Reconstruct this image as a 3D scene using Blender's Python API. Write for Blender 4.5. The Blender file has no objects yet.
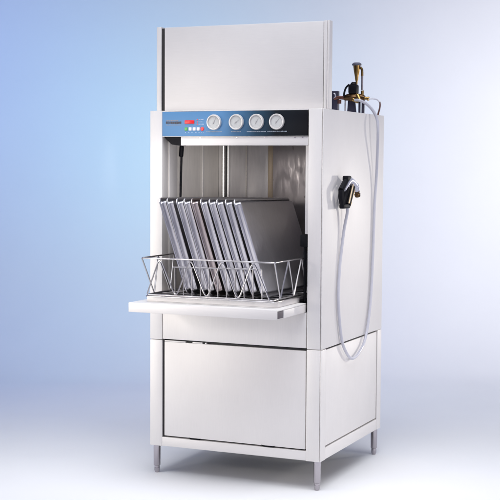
import bpy, bmesh, math, random
from mathutils import Vector, Matrix

random.seed(7)
S = 1.2                       # layout units -> metres
scene = bpy.context.scene
col = scene.collection
W, D, H = 0.700, 0.693, 1.2764
FLOOR = -0.108

# ------------------------------------------------------------------ materials
def new_mat(name):
    m = bpy.data.materials.new(name)
    m.use_nodes = True
    nt = m.node_tree
    return m, nt, nt.nodes['Principled BSDF']

def steel(name, base=(.80, .775, .758), metallic=.25, rough=.55, stretch=(1, 1, 60), var=.06, bump=.03, dirt=0.0):
    m, nt, b = new_mat(name)
    N, L = nt.nodes, nt.links
    tc = N.new('ShaderNodeTexCoord')
    mp = N.new('ShaderNodeMapping'); mp.inputs['Scale'].default_value = stretch
    L.new(tc.outputs['Object'], mp.inputs['Vector'])
    nz = N.new('ShaderNodeTexNoise'); nz.inputs['Scale'].default_value = 14; nz.inputs['Detail'].default_value = 5
    L.new(mp.outputs['Vector'], nz.inputs['Vector'])
    n2 = N.new('ShaderNodeTexNoise'); n2.inputs['Scale'].default_value = 3.1; n2.inputs['Detail'].default_value = 6
    n2.inputs['Roughness'].default_value = .62
    L.new(tc.outputs['Object'], n2.inputs['Vector'])
    mr = N.new('ShaderNodeMapRange')
    mr.inputs['From Min'].default_value = .3; mr.inputs['From Max'].default_value = .7
    mr.inputs['To Min'].default_value = rough * (1 - var * 2); mr.inputs['To Max'].default_value = rough * (1 + var * 2)
    L.new(nz.outputs['Fac'], mr.inputs['Value'])
    L.new(mr.outputs['Result'], b.inputs['Roughness'])
    mx = N.new('ShaderNodeMix'); mx.data_type = 'RGBA'
    mx.inputs['A'].default_value = (*[c * (1 - var - dirt) for c in base], 1)
    mx.inputs['B'].default_value = (*[min(1, c * (1 + var * .4)) for c in base], 1)
    ad = N.new('ShaderNodeMath'); ad.operation = 'ADD'
    hf = N.new('ShaderNodeMath'); hf.operation = 'MULTIPLY'; hf.inputs[1].default_value = .5
    L.new(nz.outputs['Fac'], ad.inputs[0]); L.new(n2.outputs['Fac'], ad.inputs[1]); L.new(ad.outputs[0], hf.inputs[0])
    rp = N.new('ShaderNodeMapRange')
    rp.inputs['From Min'].default_value = .25; rp.inputs['From Max'].default_value = .75; rp.interpolation_type = 'SMOOTHSTEP'
    L.new(hf.outputs[0], rp.inputs['Value'])
    L.new(rp.outputs['Result'], mx.inputs['Factor'])
    L.new(mx.outputs['Result'], b.inputs['Base Color'])
    b.inputs['Metallic'].default_value = metallic
    bp = N.new('ShaderNodeBump'); bp.inputs['Strength'].default_value = bump; bp.inputs['Distance'].default_value = .002
    L.new(nz.outputs['Fac'], bp.inputs['Height'])
    b2 = N.new('ShaderNodeBump'); b2.inputs['Strength'].default_value = .12; b2.inputs['Distance'].default_value = .006   # faint waviness of sheet metal
    n3 = N.new('ShaderNodeTexNoise'); n3.inputs['Scale'].default_value = 4.2; n3.inputs['Detail'].default_value = 1
    L.new(tc.outputs['Object'], n3.inputs['Vector']); L.new(n3.outputs['Fac'], b2.inputs['Height'])
    L.new(bp.outputs['Normal'], b2.inputs['Normal']); L.new(b2.outputs['Normal'], b.inputs['Normal'])
    return m

def plain(name, color, rough=.5, metallic=0.0, var=.12, scale=40, **kw):
    m, nt, b = new_mat(name)
    N, L = nt.nodes, nt.links
    tc = N.new('ShaderNodeTexCoord')
    nz = N.new('ShaderNodeTexNoise'); nz.inputs['Scale'].default_value = scale; nz.inputs['Detail'].default_value = 4
    L.new(tc.outputs['Object'], nz.inputs['Vector'])
    mx = N.new('ShaderNodeMix'); mx.data_type = 'RGBA'
    mx.inputs['A'].default_value = (*[c * (1 - var) for c in color], 1)
    mx.inputs['B'].default_value = (*[min(1, c * (1 + var)) for c in color], 1)
    L.new(nz.outputs['Fac'], mx.inputs['Factor']); L.new(mx.outputs['Result'], b.inputs['Base Color'])
    b.inputs['Roughness'].default_value = rough; b.inputs['Metallic'].default_value = metallic
    for k, v in kw.items(): b.inputs[k].default_value = v
    return m

M = {}
M['steel'] = steel('brushed_stainless', stretch=(60, 60, 1))
M['steel_h'] = steel('brushed_stainless_horizontal', stretch=(1, 1, 60))
M['chamber'] = steel('wash_chamber_steel', base=(.82, .79, .77), metallic=.3, rough=.36, stretch=(5, 5, .7), var=.10, bump=.02, dirt=.10)
M['tank'] = plain('tank_and_shade_dark', (.018, .017, .02), .55)  # near-black; also paints the shade low in the chamber
M['pan'] = steel('aluminium_pan', base=(.74, .73, .755), metallic=1.0, rough=.32, stretch=(1, 6, 1.5), var=.06, bump=.002, dirt=.04)
M['wire'] = plain('rack_wire', (.62, .60, .60), .28, 1.0)
M['leg'] = steel('leg_steel', base=(.46, .43, .46), metallic=1.0, rough=.22, stretch=(40, 40, 1))
M['black'] = plain('black_plastic', (.008, .008, .011), .5, **{'Specular IOR Level': .12})
M['gap'] = plain('shadow_gap_lining', (.02, .018, .02), .7)
M['navy'] = plain('dark_painted_metal', (.045, .042, .075), .42, .3)
M['brass'] = plain('brass', (.40, .25, .085), .3, 1.0, .35)
M['brass_dark'] = plain('tarnished_brass', (.10, .055, .025), .35, .9, .35)
M['copper'] = plain('red_brown_pipe', (.17, .075, .06), .4, .7, .2)
M['chrome'] = plain('chrome', (.60, .60, .68), .38, .6, .08)
M['hose'] = plain('grey_hose', (.60, .60, .67), .38, 0.0, .06, **{'Coat Weight': .3, 'Transmission Weight': .12})
M['cleartube'] = plain('pale_tube', (.75, .75, .8), .3)
M['dial'] = plain('dial_face', (.60, .61, .60), .45, 0, .10, 160)
M['bezel'] = plain('bezel', (.72, .70, .68), .3, .2, .05)
M['tick'] = plain('dial_print', (.42, .42, .43), .6)
M['needle'] = plain('dial_needle', (.47, .46, .46), .5)
M['white'] = plain('white_key', (.85, .86, .88), .4, 0, .03)
M['red'] = plain('red_display', (.72, .015, .02), .3, 0, .1, 300, **{'Emission Color': (1, .02, .02, 1), 'Emission Strength': .25})
M['green'] = plain('green_key', (.14, .48, .12), .4, 0, .05)
M['print'] = plain('pale_print', (.55, .66, .80), .5, 0, .2, 600)
M['logo'] = plain('dark_print', (.07, .065, .08), .5, 0, .5, 900)
M['logo_light'] = plain('grey_print', (.32, .31, .34), .5, 0, .4, 900)

def panel_mat():
    m, nt, b = new_mat('control_panel_print')
    N, L = nt.nodes, nt.links
    tc = N.new('ShaderNodeTexCoord'); sx = N.new('ShaderNodeSeparateXYZ')
    L.new(tc.outputs['Object'], sx.inputs[0])
    mr = N.new('ShaderNodeMapRange'); mr.inputs['From Min'].default_value = .0532 * S; mr.inputs['From Max'].default_value = .64 * S
    L.new(sx.outputs['X'], mr.inputs['Value'])
    cr = N.new('ShaderNodeValToRGB'); e = cr.color_ramp.elements
    e[0].position = 0; e[0].color = (.115, .285, .53, 1)
    e[1].position = 1; e[1].color = (.002, .002, .004, 1)
    for p, c in ((.40, (.112, .275, .51, 1)), (.52, (.065, .175, .33, 1)), (.655, (.022, .066, .115, 1)), (.79, (.004, .008, .013, 1))):
        k = e.new(p); k.color = c
    L.new(mr.outputs['Result'], cr.inputs['Fac']); L.new(cr.outputs['Color'], b.inputs['Base Color'])
    b.inputs['Roughness'].default_value = .42
    b.inputs['Specular IOR Level'].default_value = .3
    return m
M['panel'] = panel_mat()

def backdrop_mat():
    m, nt, b = new_mat('backdrop_paper')
    N, L = nt.nodes, nt.links
    tc = N.new('ShaderNodeTexCoord'); nz = N.new('ShaderNodeTexNoise')
    nz.inputs['Scale'].default_value = 3; nz.inputs['Detail'].default_value = 3
    L.new(tc.outputs['Object'], nz.inputs['Vector'])
    mx = N.new('ShaderNodeMix'); mx.data_type = 'RGBA'
    mx.inputs['A'].default_value = (.80, .80, .81, 1); mx.inputs['B'].default_value = (.83, .83, .835, 1)
    L.new(nz.outputs['Fac'], mx.inputs['Factor']); L.new(mx.outputs['Result'], b.inputs['Base Color'])
    b.inputs['Roughness'].default_value = .9; b.inputs['Specular IOR Level'].default_value = .1
    return m
M['backdrop'] = backdrop_mat()

# ------------------------------------------------------------------ mesh helpers (layout units, scaled on link)
class MB:
    def __init__(self): self.bm = bmesh.new()
    def box(self, x0, x1, y0, y1, z0, z1, bev=.0022, seg=2):
        t = bmesh.new()
        bmesh.ops.create_cube(t, size=1)
        for v in t.verts:
            v.co = Vector((x0 + (v.co.x + .5) * (x1 - x0), y0 + (v.co.y + .5) * (y1 - y0), z0 + (v.co.z + .5) * (z1 - z0)))
        b = min(bev, .45 * min(abs(x1 - x0), abs(y1 - y0), abs(z1 - z0)))
        if b > 1e-5:
            bmesh.ops.bevel(t, geom=list(t.edges), offset=b, segments=seg, affect='EDGES', profile=.5)
        self._merge(t); return self
    def _merge(self, t, mat=None):
        me = bpy.data.meshes.new('tmp'); t.to_mesh(me); t.free()
        if mat is not None: me.transform(mat)
        self.bm.from_mesh(me); bpy.data.meshes.remove(me)
    def lathe(self, p0, p1, prof, n=28):
        """prof: list of (t along p0->p1 in units, radius)"""
        p0, p1 = Vector(p0), Vector(p1)
        ax = (p1 - p0).normalized(); q = ax.to_track_quat('Z', 'Y').to_matrix()
        rings = []
        for t, r in prof:
            rings.append([self.bm.verts.new(p0 + ax * t + q @ Vector((r * math.cos(2 * math.pi * k / n), r * math.sin(2 * math.pi * k / n), 0))) for k in range(n)])
        for a, b in zip(rings, rings[1:]):
            for k in range(n):
                self.bm.faces.new((a[k], a[(k + 1) % n], b[(k + 1) % n], b[k]))
        self.bm.faces.new(list(reversed(rings[0]))); self.bm.faces.new(rings[-1])
        return self
    def cyl(self, p0, p1, r, r1=None, n=24, bev=.0):
        L = (Vector(p1) - Vector(p0)).length; r1 = r if r1 is None else r1
        if bev: prof = [(0, r - bev), (bev, r), (L - bev, r1), (L, r1 - bev)]
        else: prof = [(0, r), (L, r1)]
        return self.lathe(p0, p1, prof, n)
    def tube(self, pts, r, n=10, res=10, smooth=True, closed=False, radii=None):
        P = [Vector(p) for p in pts]
        if smooth and len(P) > 2:
            Q, RR = [], []
            m = len(P); rng = range(m if closed else m - 1)
            for i in rng:
                p1, p2 = P[i], P[(i + 1) % m]
                p0 = P[i - 1] if (i > 0 or closed) else p1 + (p1 - p2)
                p3 = P[(i + 2) % m] if (i + 2 < m or closed) else p2 + (p2 - p1)
                for k in range(res):
                    t = k / res
                    Q.append(.5 * ((2 * p1) + (-p0 + p2) * t + (2 * p0 - 5 * p1 + 4 * p2 - p3) * t * t + (-p0 + 3 * p1 - 3 * p2 + p3) * t ** 3))
                    if radii: RR.append(radii[i] * (1 - t) + radii[(i + 1) % m] * t)
            if not closed:
                Q.append(P[-1]);
                if radii: RR.append(radii[-1])
            P = Q; radii = RR if radii else None
        m = len(P); rings = []; nv = None
        for i in range(m):
            a = P[i - 1] if (i > 0 or closed) else P[i]
            b = P[(i + 1) % m] if (i < m - 1 or closed) else P[i]
            tg = (b - a).normalized()
            if nv is None:
                nv = tg.orthogonal().normalized()
            else:
                nv = (nv - tg * nv.dot(tg)).normalized()
            bi = tg.cross(nv)
            rr = radii[i] if radii else r
            rings.append([self.bm.verts.new(P[i] + (nv * math.cos(2 * math.pi * k / n) + bi * math.sin(2 * math.pi * k / n)) * rr) for k in range(n)])
        for i in range(m if closed else m - 1):
            a, b = rings[i], rings[(i + 1) % m]
            for k in range(n):
                self.bm.faces.new((a[k], a[(k + 1) % n], b[(k + 1) % n], b[k]))
        if not closed:
            self.bm.faces.new(list(reversed(rings[0]))); self.bm.faces.new(rings[-1])
        return self
    def prism(self, pts, axis, a0, a1, bev=.0015):
        """polygon extruded along axis ('x','y','z')"""
        t = bmesh.new()
        def mk(p, a):
            if axis == 'x': return (a, p[0], p[1])
            if axis == 'y': return (p[0], a, p[1])
            return (p[0], p[1], a)
        A = [t.verts.new(mk(p, a0)) for p in pts]; B = [t.verts.new(mk(p, a1)) for p in pts]
        n = len(pts)
        t.faces.new(A); t.faces.new(list(reversed(B)))
        for k in range(n): t.faces.new((A[k], B[k], B[(k + 1) % n], A[(k + 1) % n]))
        bmesh.ops.recalc_face_normals(t, faces=t.faces)
        if bev: bmesh.ops.bevel(t, geom=list(t.edges), offset=bev, segments=2, affect='EDGES')
        self._merge(t); return self
    def build(self, name, mat, parent=None, smooth=True, origin=(0, 0, 0)):
        bmesh.ops.recalc_face_normals(self.bm, faces=self.bm.faces)
        me = bpy.data.meshes.new(name)
        self.bm.to_mesh(me); self.bm.free()
        o3 = Vector(origin)
        me.transform(Matrix.Translation(-o3)); me.transform(Matrix.Scale(S, 4))
        me.materials.append(M[mat] if isinstance(mat, str) else mat)
        if smooth:
            for p in me.polygons: p.use_smooth = True
            me.set_sharp_from_angle(angle=math.radians(38))
        o = bpy.data.objects.new(name, me); col.objects.link(o)
        base = Vector(parent['_org']) if parent is not None and '_org' in parent else Vector((0, 0, 0))
        o['_org'] = list(o3)
        if parent is not None: o.parent = parent
        o.location = (o3 - base) * S
        return o

def empty(name, loc=(0, 0, 0)):
    o = bpy.data.objects.new(name, None); o.empty_display_size = .1
    col.objects.link(o); o.location = Vector(loc) * S; o['_org'] = list(loc)
    return o
def tag(o, label=None, cat=None, group=None, kind=None):
    if label: o['label'] = label
    if cat: o['category'] = cat
    if group: o['group'] = group
    if kind: o['kind'] = kind
    return o

# ------------------------------------------------------------------ camera
cam_loc = Vector((2.3365, -4.3392, 1.0713))
cd = bpy.data.cameras.new('camera'); cam = bpy.data.objects.new('camera', cd); col.objects.link(cam)
cam.location = cam_loc * S
cam.rotation_euler = (1.5059, -.0056, .4170)
cd.sensor_width = 36; cd.lens = 93.2256; cd.clip_start = .05; cd.clip_end = 200
scene.camera = cam
RIGHT = Vector((.91431, .40503, 0)); FWD = Vector((-.40503, .91431, 0))
def cf(a, b, z): return Vector((cam_loc.x, cam_loc.y, 0)) + RIGHT * a + FWD * b + Vector((0, 0, z))

# ------------------------------------------------------------------ backdrop sweep (setting)
def make_backdrop():
    mb = MB(); bm = mb.bm
    wall_d = 7.55; r = .55; zc = FLOOR + r
    prof = [(-3.0, FLOOR)] + [(d, FLOOR) for d in (0, 3, 5, 6, 6.6)]
    prof += [(wall_d - r + r * math.sin(math.radians(a)), zc - r * math.cos(math.radians(a))) for a in range(0, 91, 6)]
    prof += [(wall_d, z) for z in (1.2, 2.2, 3.6)]
    xs = [-4.5 + .5 * k for k in range(19)]
    rows = [[bm.verts.new(cf(a, b, z)) for a in xs] for b, z in prof]
    for A, B in zip(rows, rows[1:]):
        for k in range(len(xs) - 1): bm.faces.new((A[k], A[k + 1], B[k + 1], B[k]))
    o = mb.build('backdrop', 'backdrop')
    # normals face the camera side
    tag(o, kind='structure'); return o
make_backdrop()

# ------------------------------------------------------------------ the pot washer
dw = empty('dishwasher', (0, 0, FLOOR))
tag(dw, 'tall stainless steel pot washer with raised sliding door and blue to black control panel', 'dishwasher')

P0, P1 = .0525, .6425        # inner edges of the front posts
SEAM = .4095
T = .050
# lower frame: four posts and bottom rails; upper posts stand on them
for (x0, x1) in ((0, P0), (P1, W)):
    for (y0, y1) in ((0, T), (D - T, D)):
        b = MB()
        if x0 == 0: b.box(x0, x1, y0, y1, 0, SEAM - .0009, .003)
        else:
            b.box(x0, x1 - .0060, y0, y1, 0, SEAM - .0009, .0018)
            b.box(x1 - .0046, x1, y0 + .0006, y1 - .0004, .0006, SEAM - .0012, .0018)
        b.build('lower_post', 'steel', dw)
        if x0 == 0: MB().box(x0, x1, y0, y1, SEAM + .0009, H, .003).build('upper_post', 'steel', dw)
        else: MB().box(x0, x1 - .0062, y0, y1 - .002, SEAM + .0009, H, .0022).build('upper_post', 'steel', dw)
MB().box(P0 - .001, P1 + .001, .0012, .03, .001, .036, .0022).build('bottom_rail', 'steel_h', dw)
MB().box(P0 - .001, P1 + .001, D - .03, D - .0012, .001, .036, .0022).build('bottom_rail', 'steel_h', dw)
for x0, x1 in ((.0012, .03), (W - .03, W - .0012)):
    MB().box(x0, x1, T - .001, D - T + .001, .001, .044, .0022).build('bottom_rail', 'steel_h', dw)
# dark lining behind the lower gaps (shell of the tank bay)
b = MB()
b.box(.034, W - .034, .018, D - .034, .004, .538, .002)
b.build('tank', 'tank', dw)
# lower panels
MB().box(P0 + .0085, P1 - .0040, .0030, .016, .0415, .4030, .0022).build('front_access_panel', 'steel', dw)
MB().box(W - .016, W - .003, T + .004, D - T - .002, .0495, .4045, .0025).build('side_access_panel', 'steel', dw)
MB().box(.003, .016, T + .004, D - T - .002, .0495, .4045, .0025).build('side_access_panel', 'steel', dw)
# clips and strips in the gaps around the access panel
for x0, x1, z0 in ((.165, .215, .0345), (.465, .520, .0355)):
    MB().prism([(x0, z0 + .009), (x0 + .006, z0 + .0025), (x1 - .006, z0 + .0025), (x1, z0 + .009), (x1 - .01, z0 + .0055), (x0 + .01, z0 + .0055)], 'y', .0022, .010, .0004).build('panel_clip', 'black', dw)
for x0, x1 in ((.062, .150), (.180, .221), (.232, .238)):
    MB().box(x0, x1, .0034, .012, .4034, .4080, .0004).build('gap_filler', 'steel_h', dw)  # filler strips added to make this stretch of gap look light
MB().box(P0 + .0003, P0 + .0082, .006, .0175, .0365, .4120, .0004).build('gap_shade', 'gap', dw)  # dark strip painted as the shade in the gap beside the panel
# fixed front panel between the shelf and the seam
MB().box(P0 + .0028, P1 - .0032, .0016, .017, SEAM + .0035, .542, .0018).build('front_panel', 'steel', dw)
# side walls and back
MB().box(W - .0045, W, .0008, D, SEAM + .0009, H + .0005, .0020).build('side_panel', 'steel', dw)
MB().box(-.002, .003, T, D - T, SEAM + .0009, H - .001, .002).build('side_panel', 'steel', dw)
MB().box(P0 - .002, P1 + .002, D - .008, D - .001, .04, H - .002, .002).build('back_panel', 'steel', dw)
MB().box(.004, W - .006, .05, D - .004, H - .012, H - .003, .002).build('top_panel', 'steel_h', dw)

# ---- wash chamber lining
ZC = 1.16
CB = .50
b = MB()
b.box(P1 + .001, P1 + .012, T + .001, CB + .012, .566, ZC + .09, .001)      # right wall
b.box(P0 - .001, P1 + .001, CB, CB + .012, .566, ZC + .09, .001)            # back wall
b.box(P0 - .001, P1 + .001, T + .03, CB, ZC + .08, ZC + .09, .001)          # roof
ch = b.build('wash_chamber', 'chamber', dw)
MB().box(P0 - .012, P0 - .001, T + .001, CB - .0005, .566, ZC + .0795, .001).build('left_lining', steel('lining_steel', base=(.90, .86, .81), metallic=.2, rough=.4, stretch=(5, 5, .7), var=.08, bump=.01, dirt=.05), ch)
post_m = steel('post_steel', base=(.88, .86, .83), metallic=.7, rough=.25)
MB().cyl((.0765, CB - .0075, .74), (.0765, CB - .0075, ZC + .079), .0070).build('spray_post', post_m, ch)
MB().cyl((.0970, CB - .0055, .74), (.0970, CB - .0055, ZC + .079), .0048).build('spray_post', post_m, ch)
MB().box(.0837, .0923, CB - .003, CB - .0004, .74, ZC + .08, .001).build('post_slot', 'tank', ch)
MB().box(.1745, .1800, CB - .004, CB - .0003, .74, ZC + .08, .0015).build('seam_strip', steel('strip_steel', base=(.85, .80, .70), metallic=.3, rough=.3), ch)
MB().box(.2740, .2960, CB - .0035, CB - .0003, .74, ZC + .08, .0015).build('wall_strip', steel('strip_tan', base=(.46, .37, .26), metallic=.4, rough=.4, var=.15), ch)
MB().box(.2962, .600, CB - .006, CB - .0003, .74, ZC + .08, .002).build('dark_reflection', steel('reflection_dark_steel', base=(.36, .33, .335), metallic=.5, rough=.45, stretch=(5, 5, 1.2), var=.22, bump=.04), ch)  # darker steel paints the dark reflection on this part of the wall
# dark lining put in for the shade over the wash tank
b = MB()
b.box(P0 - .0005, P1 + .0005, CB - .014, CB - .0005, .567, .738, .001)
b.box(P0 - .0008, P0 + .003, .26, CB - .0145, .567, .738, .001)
b.build('tank_shade', 'tank', ch)
# left door track: bright vertical strip and its darker neighbour
MB().box(P0 - .0005, P0 + .004, .052, .118, .57, ZC + .07, .0012).build('door_track', 'steel', ch)
MB().box(P0 - .0005, P0 + .003, .345, .357, .74, ZC + .07, .001).build('wall_seam', 'chamber', ch)
# right jamb
MB().box(.622, P1 + .0005, .026, .046, .826, ZC + .01, .0015).build('door_jamb', 'steel', dw)
b = MB()
b.box(.598, P1 + .0005, .038, .075, .778, .822, .003)
b.cyl((.614, .052, .578), (.614, .052, .780), .0055)
b.build('hinge_block', 'black', dw)
# gas strut at the left of the opening
b = MB()
b.tube([(P0 + .014, .112, .70), (P0 + .016, .130, 1.12)], .0042, smooth=False)
b.cyl((P0 + .0155, .126, 1.105), (P0 + .016, .131, 1.146), .0085, bev=.002)
b.build('door_strut', 'black', dw)

# ---- header and control panel
b = MB()
b.box(.129, P1 - .0015, .0022, .026, 1.1455, 1.1780, .0025)
b.box(P0 + .0005, P1 - .0015, .012, .048, 1.1785, 1.2735, .002)
b.build('header', 'steel_h', dw)
MB().prism([(P0 + .001, 1.1780), (.1285, 1.1780), (.1285, 1.1440), (.086, 1.1500)], 'y', .012, .05, .001).build('header_gap_shade', 'black', dw)  # black block stands in for the shade in the gap beside the header
cp = MB().box(P0 + .001, .6395, -.0022, .0118, 1.1805, 1.2718, .0012).build('control_panel', 'panel', dw)
yf = -.0022
b = MB()
b.box(P0 + .001, P1 - .002, -.0018, .012, 1.2722, 1.2758, .0008); b.box(P0 + .001, P1 - .002, -.0018, .0118, 1.1784, 1.1801, .0006)
b.build('panel_trim', 'steel_h', cp)
b = MB()
for x in (.2105, .3600, .4730, .5900, .62):
    MB().cyl((x, .0024, 1.1745), (x, .0008, 1.1745), .0022, n=12).build('screw', 'leg', dw)
# display and keys
MB().box(.148, .188, yf - .0025, yf + .001, 1.2265, 1.2395, .003).build('display', 'red', cp)
for i, (x, c) in enumerate(((.1543, 'green'), (.1712, 'white'), (.1880, 'white'), (.2045, 'white'), (.2212, 'red'))):
    if c == 'red':
        MB().cyl((x, yf + .0005, 1.2070), (x, yf - .0028, 1.2070), .0073, bev=.0015).build('button', c, cp)
    else:
        MB().box(x - .0062, x + .0062, yf - .0028, yf + .0005, 1.2008, 1.2132, .0016).build('button', c, cp)
b = MB()
for k in range(3): b.cyl((.2005, yf + .0002, 1.2415 - .0085 * k), (.2005, yf - .001, 1.2415 - .0085 * k), .0020, n=12)
b.build('indicator_light', 'red', cp)
def squiggle(b, x0, x1, z, h, lo=.0016, hi=.0048, gap=.0011):
    x = x0; k = 0
    while x < x1:
        w = min(random.uniform(lo, hi), x1 - x)
        if w < .0007: break
        b.box(x, x + w, yf - .0005, yf + .0003, z - h * random.uniform(.35, .5), z + h * random.uniform(.35, .5), 0)
        x += w + gap * random.uniform(.5, 1.8); k += 1
b = MB()
for k in range(3): squiggle(b, .206, .206 + (.020, .017, .021)[k], 1.2415 - .0085 * k, .0026)
b.build('indicator_caption', 'print', cp)
b = MB(); squiggle(b, .150, .226, 1.1945, .0018, .002, .006, .008); b.build('button_caption', 'print', cp)
M['caption'] = plain('caption_print', (.34, .40, .48), .5, 0, .3, 900)
for x0, x1, z in ((.238, .302, 1.1965), (.338, .380, 1.1965), (.402, .478, 1.1965), (.484, .560, 1.1965)):
    b = MB(); squiggle(b, x0, x1, z, .0038); b.build('gauge_caption', 'caption', cp)
# maker's plate print: illegible dark lettering in the photograph
b = MB(); squiggle(b, .0690, .1345, 1.2310, .0105, .0022, .0058, .0008); b.build('badge', 'logo', cp)
b = MB(); squiggle(b, .0705, .1210, 1.2385, .0050, .002, .006, .0009); b.build('badge_highlight', 'logo_light', cp)
MB().box(.0690, .1310, yf - .0004, yf + .0003, 1.2215, 1.2232, 0).build('badge_underline', 'logo_light', cp)

# gauges
gz = 1.2312
for gi, gx in enumerate((.2705, .3610, .4415, .5215)):
    R0 = .0288
    g = MB().lathe((gx, yf + .001, gz), (gx, yf - .02, gz),
                   [(0, R0), (.0085, R0), (.0105, R0 - .0012), (.0110, R0 - .003), (.0105, R0 - .005), (.0062, R0 - .0066), (.006, .0005)], 48).build('gauge', 'bezel', dw, origin=(gx, yf, gz))
    MB().cyl((gx, yf - .0050, gz), (gx, yf - .0062, gz), R0 - .0067, n=48).build('dial', 'dial', g)
    b = MB()
    for k in range(31):
        a = math.radians(225 - 270 * k / 30); r0 = .0190; r1 = .0208 if k % 5 else .0170
        dx, dz = math.cos(a), math.sin(a); px, pz = -dz, dx; w = .00035 if k % 5 else .0006
        v = [b.bm.verts.new((gx + dx * r + px * s, yf - .0064, gz + dz * r + pz * s)) for r, s in ((r0, -w), (r0, w), (r1, w), (r1, -w))]
        b.bm.faces.new(v)
    b.build('dial_mark', 'tick', g, smooth=False)
    a = math.radians((62, 35, 58, 48)[gi])
    dx, dz = math.cos(a), math.sin(a); px, pz = -dz, dx
    b = MB()
    b.prism([(gx - dx * .007 - px * .0011, gz - dz * .007 - pz * .0011), (gx - dx * .007 + px * .0011, gz - dz * .007 + pz * .0011), (gx + dx * .018, gz + dz * .018)], 'y', yf - .0072, yf - .0078, 0)
    b.cyl((gx, yf - .0064, gz), (gx, yf - .0088, gz), .0022, n=16)
    b.build('needle', 'needle', g)

# ---- raised sliding door
yh = .0515; ZH = 1.5945
MB().box(.0352, .6775, yh - .001, yh + .0042, 1.277, 1.5915, .0022).build('sliding_door', 'steel_h', dw)
def channel(x0, x1):
    b = MB()
    b.box(x0, x1, yh, yh + .032, 1.2735, ZH, .0025)
    return b.build('door_guide', 'steel', dw)
channel(.0005, .0212)
b = MB()
b.box(.6786, .6905, yh, yh + .03, 1.2766, ZH - .001, .002)
b.box(.6908, .6995, yh + .0025, yh + .034, 1.2772, ZH, .002)
b.build('door_guide', 'steel', dw)
MB().box(.0212, .6786, yh + .0045, yh + .029, 1.268, 1.589, .001).build('door_backing', 'gap', dw)  # dark plate stands in for shade in the slot beside the door

# ---- fold-down shelf and rack track
SY = -.260
b = MB()
b.box(P0, .6345, SY, SY + .004, .5425, .577, .0012)            # front flange
b.box(P0, .6345, SY + .0042, .012, .5715, .5765, .0012)        # top sheet
b.box(P0, P0 + .004, SY + .0042, .010, .5435, .5712, .0012)    # left flange
b.box(.6320, .6360, SY + .056, .010, .5435, .5712, .0012)      # right flange, stopping short of the front
b.build('drop_shelf', 'steel_h', dw)
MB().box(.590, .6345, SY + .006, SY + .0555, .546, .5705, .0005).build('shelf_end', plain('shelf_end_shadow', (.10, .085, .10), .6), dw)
b = MB()
b.box(.0868, .6055, -.184, -.1795, .5770, .5960, .0012)
b.box(.0868, .0910, -.1793, .30, .5770, .5945, .0012)
b.box(.6015, .6055, -.1793, .02, .5770, .5945, .0012)
tr = b.build('rack_track', 'steel_h', dw)
MB().box(.0915, .6010, -.1790, .30, .5772, .5860, .001).build('rack_shade', 'tank', tr)  # dark sheet painted as the shade beneath the pans

# ---- legs
for x, y in ((.0205, .021), (W - .0205, .021), (.0205, D - .021), (W - .0205, D - .021)):
    Lz = -FLOOR
    leg = MB().lathe((x, y, .001), (x, y, FLOOR), [(0, .0135), (Lz - .028, .0130), (Lz - .026, .0118), (Lz - .0255, .0105)], 28).build('leg', 'leg', dw, origin=(x, y, 0))
    MB().lathe((x, y, FLOOR + .026), (x, y, FLOOR), [(0, .0100), (.006, .0102), (.0065, .0112), (.018, .0105), (.0225, .0085), (.026, .0075)], 24).build('foot', 'leg', leg)

# ---- water valve on the top
vy = .5
va = MB().tube([(.598, vy, 1.340), (.620, vy, 1.343), (.660, vy, 1.341), (.682, vy, 1.3385)], .014, radii=[.010, .0150, .0150, .010], n=18).lathe((.622, vy, 1.343), (.655, vy, 1.342), [(0, .016), (.003, .0185), (.028, .0185), (.031, .016)], 6).build('water_valve', 'brass_dark', dw)
b = MB()
b.lathe((.676, vy, 1.3395), (.700, vy, 1.3355), [(0, .0075), (.006, .0075), (.007, .0055), (.017, .0055), (.018, .008), (.024, .008)], 12)
b.cyl((.655, vy - .012, 1.352), (.668, vy - .018, 1.330), .008, bev=.002)
b.cyl((.640, vy - .016, 1.333), (.662, vy - .022, 1.322), .0075, .006, bev=.001)
b.cyl((.672, vy, 1.350), (.672, vy, 1.368), .006)
b.build('brass_fitting', 'brass', va)
b = MB()
b.box(.618, .653, vy - .018, vy + .018, 1.3555, 1.392, .006)
b.cyl((.636, vy, 1.390), (.636, vy, 1.402), .014, .010, bev=.003)
b.tube([(.622, vy - .012, 1.392), (.609, vy - .012, 1.380), (.602, vy - .012, 1.362), (.600, vy - .012, 1.345)], .004)
b.build('solenoid_coil', 'black', va)
b = MB()
b.lathe((.648, vy, 1.392), (.648, vy, 1.474), [(0, .0035), (.012, .0040), (.020, .0065), (.030, .0072), (.045, .0105), (.070, .0140), (.074, .0145)], 28)
b.build('vacuum_breaker', 'brass', va)
b = MB()
b.lathe((.648, vy, 1.4655), (.648, vy, 1.477), [(0, .0175), (.002, .0190), (.006, .0190), (.0085, .0165), (.0115, .012)], 28)
b.build('breaker_cap', plain('grey_cap', (.16, .16, .20), .4, .4), va)
b = MB()
b.tube([(.655, vy, 1.462), (.664, vy, 1.458), (.670, vy, 1.444), (.6705, vy, 1.43), (.671, vy, 1.37)], .0038, n=10)
b.build('vent_tube', plain('grey_metal_tube', (.30, .27, .29), .3, .8), va)
MB().tube([(.664, vy + .001, 1.4585), (.6695, vy + .001, 1.447), (.6705, vy + .001, 1.425)], .0050, n=12).build('tube_sleeve', 'brass', va)
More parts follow.
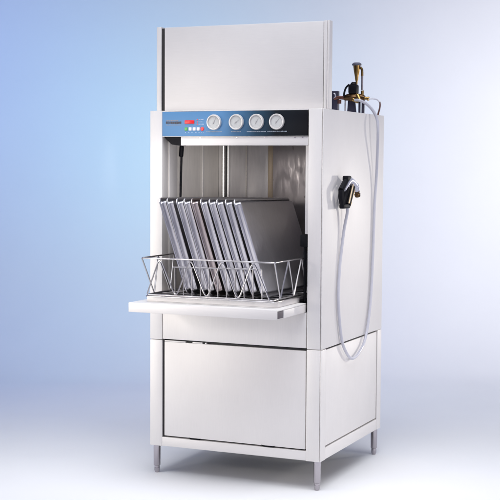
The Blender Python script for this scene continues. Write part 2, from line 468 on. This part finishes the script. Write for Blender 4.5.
# supply pipe, bracket plates
MB().tube([(.556, vy, 1.338), (.575, vy, 1.342), (.600, vy, 1.340)], .0072, n=14).cyl((.577, vy, 1.333), (.577, vy, 1.318), .008).build('supply_pipe', 'copper', va)
b = MB()
b.box(.5432, .5705, vy - .003, vy + .02, H - .004, 1.3685, .002)
b.build('valve_bracket', 'navy', dw)
MB().tube([(.5535 + .0085 * math.cos(a), vy - .0042, 1.349 + .010 * math.sin(a)) for a in [math.radians(d) for d in range(-80, 81, 20)]], .0028, n=8).build('bracket_clip', 'chrome', va)
b = MB()
b.prism([(.607, H - .004), (.646, H - .004), (.640, 1.330), (.611, 1.330)], 'y', vy + .004, vy + .012, .001)
b.box(.655, .662, vy + .003, vy + .012, H - .004, 1.335, .001)
b.box(.667, .677, vy + .006, vy + .016, H - .004, 1.338, .001)
b.build('valve_stand', 'navy', va)
MB().cyl((.6015, vy, H - .004), (.6015, vy, 1.335), .0028).build('drain_tube', plain('grey_tube', (.4, .38, .42), .35, .6), va)
# thin bleed tube curving down behind the top edge
MB().tube([(.698, vy, 1.336), (.712, .512, 1.3365), (.722, .53, 1.334), (.7245, .555, 1.327)], .0033).build('bleed_tube', 'cleartube', va)
MB().tube([(.7245, .555, 1.327), (.716, .59, 1.318), (.702, .625, 1.300), (.692, .640, 1.283), (.690, .642, 1.266)], .0036).build('elbow_tube', 'copper', va)

# ------------------------------------------------------------------ spray gun and hose (hangs from a hook on the side)
MB().tube([(W - .001, .215, 1.012), (W + .016, .213, 1.012), (W + .024, .212, 1.006), (W + .022, .212, .998)], .0042, n=10).build('gun_hook', 'chrome', dw)
gun = empty('spray_gun', (W, .15, .93))
tag(gun, 'black and chrome spray gun with looping grey hose hanging on the right side panel', 'spray gun')
gx = W + .030
# trigger: bent black lever with a squared thumb pad
b = MB()
b.tube([(gx, .168, 1.024), (gx, .128, .999), (gx, .106, .984)], .011, n=8, smooth=False)
b.tube([(gx, .108, .986), (gx, .106, .962), (gx, .122, .930)], .0108, n=8, smooth=False)
b.box(gx - .012, gx + .011, .150, .192, 1.016, 1.037, .005)
b.build('trigger', 'black', gun)
b = MB()
b.tube([(gx + .002, .224, .996), (gx + .002, .200, .962), (gx + .002, .176, .930)], .0115, n=8, smooth=False)
b.tube([(gx - .006, .190, .992), (gx - .006, .166, .962), (gx - .006, .144, .930)], .0095, n=8, smooth=False)
b.box(gx - .010, gx + .010, .112, .186, .917, .934, .005)
b.build('grip', 'black', gun)
MB().tube([(gx + .012, .204, 1.004), (gx + .012, .160, .936)], .0030, n=10, smooth=False).build('rod', plain('pale_brass', (.60, .47, .32), .4, .5, .15), gun)
MB().tube([(gx + .006, .232, .985), (gx + .004, .205, .945)], .0038, n=10, smooth=False).build('rod', 'brass', gun)
b = MB()
b.tube([(gx, .140, .985), (gx + .001, .160, 1.003), (gx + .002, .184, 1.018), (gx + .003, .212, 1.014), (gx + .003, .246, 1.000), (gx + .003, .276, .980)], .013, n=18, radii=[.007, .0105, .0135, .0140, .0130, .0115])
b.lathe((gx + .003, .250, .999), (gx + .003, .268, .988), [(0, .0135), (.002, .0150), (.010, .0150), (.012, .0135)], 18)
b.build('gun_body', 'chrome', gun)
b = MB()
b.lathe((gx + .003, .270, .984), (gx + .003, .284, .956), [(0, .0100), (.006, .0118), (.008, .0095), (.016, .0092), (.018, .0118), (.028, .0105)], 20)
b.build('nozzle', 'brass_dark', gun)
MB().lathe((gx, .206, .944), (gx - .003, .190, .918), [(0, .006), (.005, .0085), (.018, .0085), (.026, .0065)], 14).build('brass_fitting', 'brass', gun)
# hose from the valve outlet over the edge, down in a loop and back up to the gun
hp = [(.650, .478, 1.330),
      (0.6750, 0.4648, 1.3275), (0.6950, 0.4847, 1.3145), (0.7150, 0.4992, 1.2916), (0.7300, 0.5083, 1.2587), (0.7360, 0.5067, 1.2139), (0.7280, 0.5277, 1.1363), (0.7150, 0.5562, 1.0261), (0.7085, 0.5572, 0.9191), (0.7075, 0.5481, 0.7408), (0.7075, 0.5243, 0.5436), (0.7085, 0.4709, 0.4104), (0.7100, 0.3963, 0.3568), (0.7110, 0.3008, 0.3403), (0.7110, 0.2206, 0.3833), (0.7100, 0.1774, 0.4450), (0.7085, 0.1483, 0.5785), (0.7080, 0.1594, 0.6889), (0.7090, 0.1762, 0.7621), (0.7130, 0.1901, 0.8358), (0.7220, 0.1961, 0.8951), (gx - .003, .190, .921)]
MB().tube(hp, .0056, n=14, res=14).build('hose', 'hose', gun)

# ------------------------------------------------------------------ wire rack
rk = empty('wire_rack', (.345, .08, .60))
tag(rk, 'chrome wire dish rack with zigzag sides sitting on the drop shelf', 'rack')
xl, xr, yf0, yb = .084, .6065, -.220, .375
zt, zb = .7365, .6035
bl, br, bf, bb = .1020, .596, -.212, .365
b = MB()
def rr(x0, x1, y0, y1, z, r, n=9):
    pts = []
    for cx, cy, a0 in ((x1 - r, y0 + r, -90), (x1 - r, y1 - r, 0), (x0 + r, y1 - r, 90), (x0 + r, y0 + r, 180)):
        for k in range(n): pts.append((cx + r * math.cos(math.radians(a0 + 90 * k / (n - 1))), cy + r * math.sin(math.radians(a0 + 90 * k / (n - 1))), z))
    return pts
b.tube(rr(xl, xr, yf0, yb, zt, .012), .0030, closed=True, smooth=False, n=10)
b.build('top_rim', 'wire', rk)
b = MB()
b.tube(rr(bl, br, bf, bb, zb, .012), .0032, closed=True, smooth=False, n=10)
b.tube(rr(bl - .004, br + .012, bf - .006, bb, zb - .0055, .014), .0030, closed=True, smooth=False, n=10)
for k in range(9):
    y = bf + .055 + k * .06
    b.tube([(bl, y, zb - .004), (br, y, zb - .004)], .0022, smooth=False, n=8)
for k in range(4):
    x = bl + .08 + k * .11
    b.tube([(x, bf, zb - .0005), (x, bb, zb - .0005)], .0022, smooth=False, n=8)
b.build('base_grid', 'wire', rk)
# zigzag sides: rounded turns top and bottom
def zigzag(verts, rad, r=.0028):
    pts = []
    V = [Vector(v) for v in verts]
    for i, v in enumerate(V):
        if i in (0, len(V) - 1): pts.append([v]); continue
        a = (V[i - 1] - v).normalized(); c = (V[i + 1] - v).normalized()
        p, q = v + a * rad, v + c * rad
        pts.append([p * (1 - t) ** 2 + v * 2 * t * (1 - t) + q * t * t for t in (0, .2, .4, .6, .8, 1)])
    return [p for s in pts for p in s]
b = MB()
fz = [(.1030, bf, zb + .003)]
tops = [.1570, .2810, .4050, .5250]; bots = [.2210, .3440, .4670, .588]
for t, o in zip(tops, bots):
    fz += [(t, yf0 + .003, zt + .006), (o, bf - .003, zb - .008)]
fz[-1] = (.588, bf - .003, zb - .001)
b.tube(zigzag(fz, .030), .0027, smooth=False, n=8)
b.build('front_zigzag', 'wire', rk)
def side(xt, xb_, name):
    b = MB(); z = [(xt, yf0 + .002, zt)]
    ys = [-.155, -.0915, -.028, .035, .10, .163, .226, .29, .345]
    for i, y in enumerate(ys): z.append((xb_, y, zb) if i % 2 == 0 else (xt, y, zt))
    z[-1] = (xb_, ys[-1], zb)
    b.tube(zigzag(z, .006), .0027, smooth=False, n=8)
    b.build(name, 'wire', rk)
side(xl, bl, 'side_zigzag'); side(xr, br + .006, 'side_zigzag')
b = MB(); z = [(xl + .01, yb, zt)]
for i in range(1, 9): z.append((bl + .06 * i, bb, zb) if i % 2 else (xl + .06 * i, yb, zt))
b.tube(zigzag(z, .015), .0027, smooth=False, n=8); b.build('back_zigzag', 'wire', rk)
# inner peg rails that keep the pans apart
for y, z0, z1 in ((-.190, .705, .7095), (.34, .705, .7095)):
    b = MB()
    b.tube([(.196, y, z0), (.547, y, z1)], .0024, smooth=False, n=8)
    for k in range(11):
        x = .205 + .0342 * k
        b.tube([(x, y + .001, zb - .003), (x - .001, y + .001, .7075)], .0019, smooth=False, n=8)
    b.build('peg_rail', 'wire', rk)

# ------------------------------------------------------------------ sheet pans
PL, PH = .515, .366
def pan_mesh():
    bm = bmesh.new()
    prof = [(.0065, .0032), (.0030, .0042), (.0004, .0034), (-.0008, .0012), (.0004, -.0008), (.0030, -.0012), (.0115, -.0006), (.0132, .0010),
            (.0137, .0045), (.0147, .0138), (.0156, .0162), (.0178, .0176), (.0215, .0180)]
    rings = []
    for ins, n in prof:
        ring = []; r = max(.022 - ins * .8, .007)
        hx, hz = PL / 2 - ins, PH / 2 - ins
        for cx, cz, a0 in ((hx - r, hz - r, 0), (-hx + r, hz - r, 90), (-hx + r, -hz + r, 180), (hx - r, -hz + r, 270)):
            for k in range(9):
                a = math.radians(a0 + 90 * k / 8)
                ring.append(bm.verts.new((n, cx + r * math.cos(a), cz + r * math.sin(a))))
        rings.append(ring)
    m = len(rings[0])
    for A, B in zip(rings, rings[1:]):
        for k in range(m): bm.faces.new((A[k], A[(k + 1) % m], B[(k + 1) % m], B[k]))
    f = bm.faces.new(rings[-1])
    # slightly dished base so reflections are not perfectly flat
    res = bmesh.ops.poke(bm, faces=[f]); res['verts'][0].co.x += .0012
    bmesh.ops.recalc_face_normals(bm, faces=bm.faces)
    me = bpy.data.meshes.new('sheet_pan'); bm.to_mesh(me); bm.free()
    me.transform(Matrix.Scale(S, 4))
    for p in me.polygons: p.use_smooth = True
    me.set_sharp_from_angle(angle=math.radians(50))
    me.materials.append(M['pan'])
    return me
pan_me = pan_mesh()
lean = math.radians(18.6)
pan_labels = ['leftmost aluminium sheet pan leaning in the wire rack, against the left end',
 'second aluminium sheet pan from the left end of the wire rack', 'third aluminium sheet pan from the left end of the wire rack',
 'fourth aluminium sheet pan from the left end of the wire rack', 'brownish fifth sheet pan from the left end of the wire rack',
 'fifth aluminium sheet pan from the right in the wire rack', 'fourth aluminium sheet pan from the right in the wire rack',
 'third aluminium sheet pan from the right in the wire rack', 'sheet pan directly behind the one whose broad grey face shows',
 'rightmost sheet pan, its broad dull grey underside fully in view']
xt_list = [.1265, .1560, .1960, .2265, .2575, .2920, .3235, .3540, .3885, .4245]
for i, xt in enumerate(xt_list):
    o = bpy.data.objects.new('sheet_pan', pan_me); col.objects.link(o)
    if i == 4:
        o.data = pan_me.copy(); o.data.materials[0] = steel('aluminium_pan_brown', base=(.60, .53, .515), metallic=1.0, rough=.31, stretch=(1, 6, 1.5), var=.06, bump=.01)
    th = lean + math.radians(random.uniform(-.55, .55))
    top = Vector((xt, -.172 + random.uniform(-.004, .004), .9500))
    cen = top + Vector((math.sin(th) * PH / 2, PL / 2, -math.cos(th) * PH / 2))
    o.location = cen * S
    o.rotation_mode = 'XYZ'
    o.rotation_euler = (math.radians(-.75), -th, math.radians(random.uniform(-.4, .4)))
    tag(o, pan_labels[i], 'sheet pan', 'sheet pans standing in the wire rack')

# ------------------------------------------------------------------ lights
def area(name, loc, target, size, power, color=(1, 1, 1), size_y=None, spread=180):
    ld = bpy.data.lights.new(name, 'AREA'); ld.energy = power; ld.color = color
    ld.shape = 'RECTANGLE'; ld.size = size * S; ld.size_y = (size_y or size) * S; ld.spread = math.radians(spread)
    o = bpy.data.objects.new(name, ld); col.objects.link(o)
    loc, target = Vector(loc), Vector(target)
    o.location = loc * S
    o.rotation_euler = (target - loc).to_track_quat('-Z', 'Y').to_euler()
    return o
# small key from the front left: throws the rack's shadow on the right post
area('key_light', (-1.25, -2.75, 1.35), (.30, 0, .72), .35, 2.2, (1.0, .93, .87), .35, 60)
# tall frontal softbox left of the camera: bright bands on the pan rims
area('front_softbox', (.38, -2.5, .80), (.35, 0, .75), .55, .6, (1.0, .97, .95), 1.1, 60)
# big softbox close on the left: the front pales towards the left
area('left_softbox', (-1.0, -1.12, .75), (.18, 0, .68), .8, 5.3, (1.0, .955, .86), 1.5, 80)
# hard rim from the rear right that rakes the side panel
area('rim_light', (2.70, 3.40, 1.00), (.70, .33, .55), .24, 3.2, (1.0, .955, .87), .24, 50)
# frontal fill above the camera
area('fill_light', cf(1.0, 1.9, 1.15), (.28, .20, .80), .7, 1.4, (.98, .945, 1.0), .9, 60)
# side fill well to the right
area('side_light', (3.0, .1, .75), (.70, .35, .45), .8, 4.3, (1.0, .955, .91), 1.6, 60)
# overhead softbox for the floor
area('floor_light', cf(.1, 3.7, 3.3), cf(.1, 4.6, FLOOR), 3.9, 54, (.955, .98, 1.0), 2.0, 79)
# blue-gelled light behind the machine, a second high on the left, white light on the right
area('blue_gel_light', cf(-.24, 6.2, 1.05), cf(-.80, 7.55, 1.36), .4, 5.0, (.32, .96, .96), .5, 135)
area('blue_wash_light', cf(-2.8, 5.3, 2.2), cf(-.95, 7.55, 1.30), 1.2, 21, (.235, .41, 1.0), 1.2, 97)
area('backdrop_light', cf(3.2, 5.2, 1.4), cf(1.25, 7.55, 1.2), 1.1, 36, (.985, .99, 1.0), 1.8, 85)

# unseen spot added right of the camera to brighten the chamber's upper left
sp = bpy.data.lights.new('chamber_spot', 'SPOT'); sp.energy = 290; sp.color = (1, .97, .94); sp.spot_size = math.radians(7.5); sp.spot_blend = 1.0; sp.shadow_soft_size = .05
so = bpy.data.objects.new('chamber_spot', sp); col.objects.link(so)
so.location = Vector((1.75, -2.7, 1.03)) * S
so.rotation_euler = (Vector((.0525, .22, 1.055)) - Vector((1.75, -2.7, 1.03))).to_track_quat('-Z', 'Y').to_euler()

w = bpy.data.worlds.new('World'); scene.world = w; w.use_nodes = True
bg = w.node_tree.nodes['Background']; bg.inputs['Color'].default_value = (.42, .46, .90, 1); bg.inputs['Strength'].default_value = .21

scene.view_settings.view_transform = 'Standard'; scene.view_settings.look = 'None'
scene.view_settings.exposure = 0; scene.view_settings.gamma = 1
scene.render.engine = 'CYCLES'
scene.cycles.max_bounces = 8
for o in scene.objects:
    if '_org' in o: del o['_org']
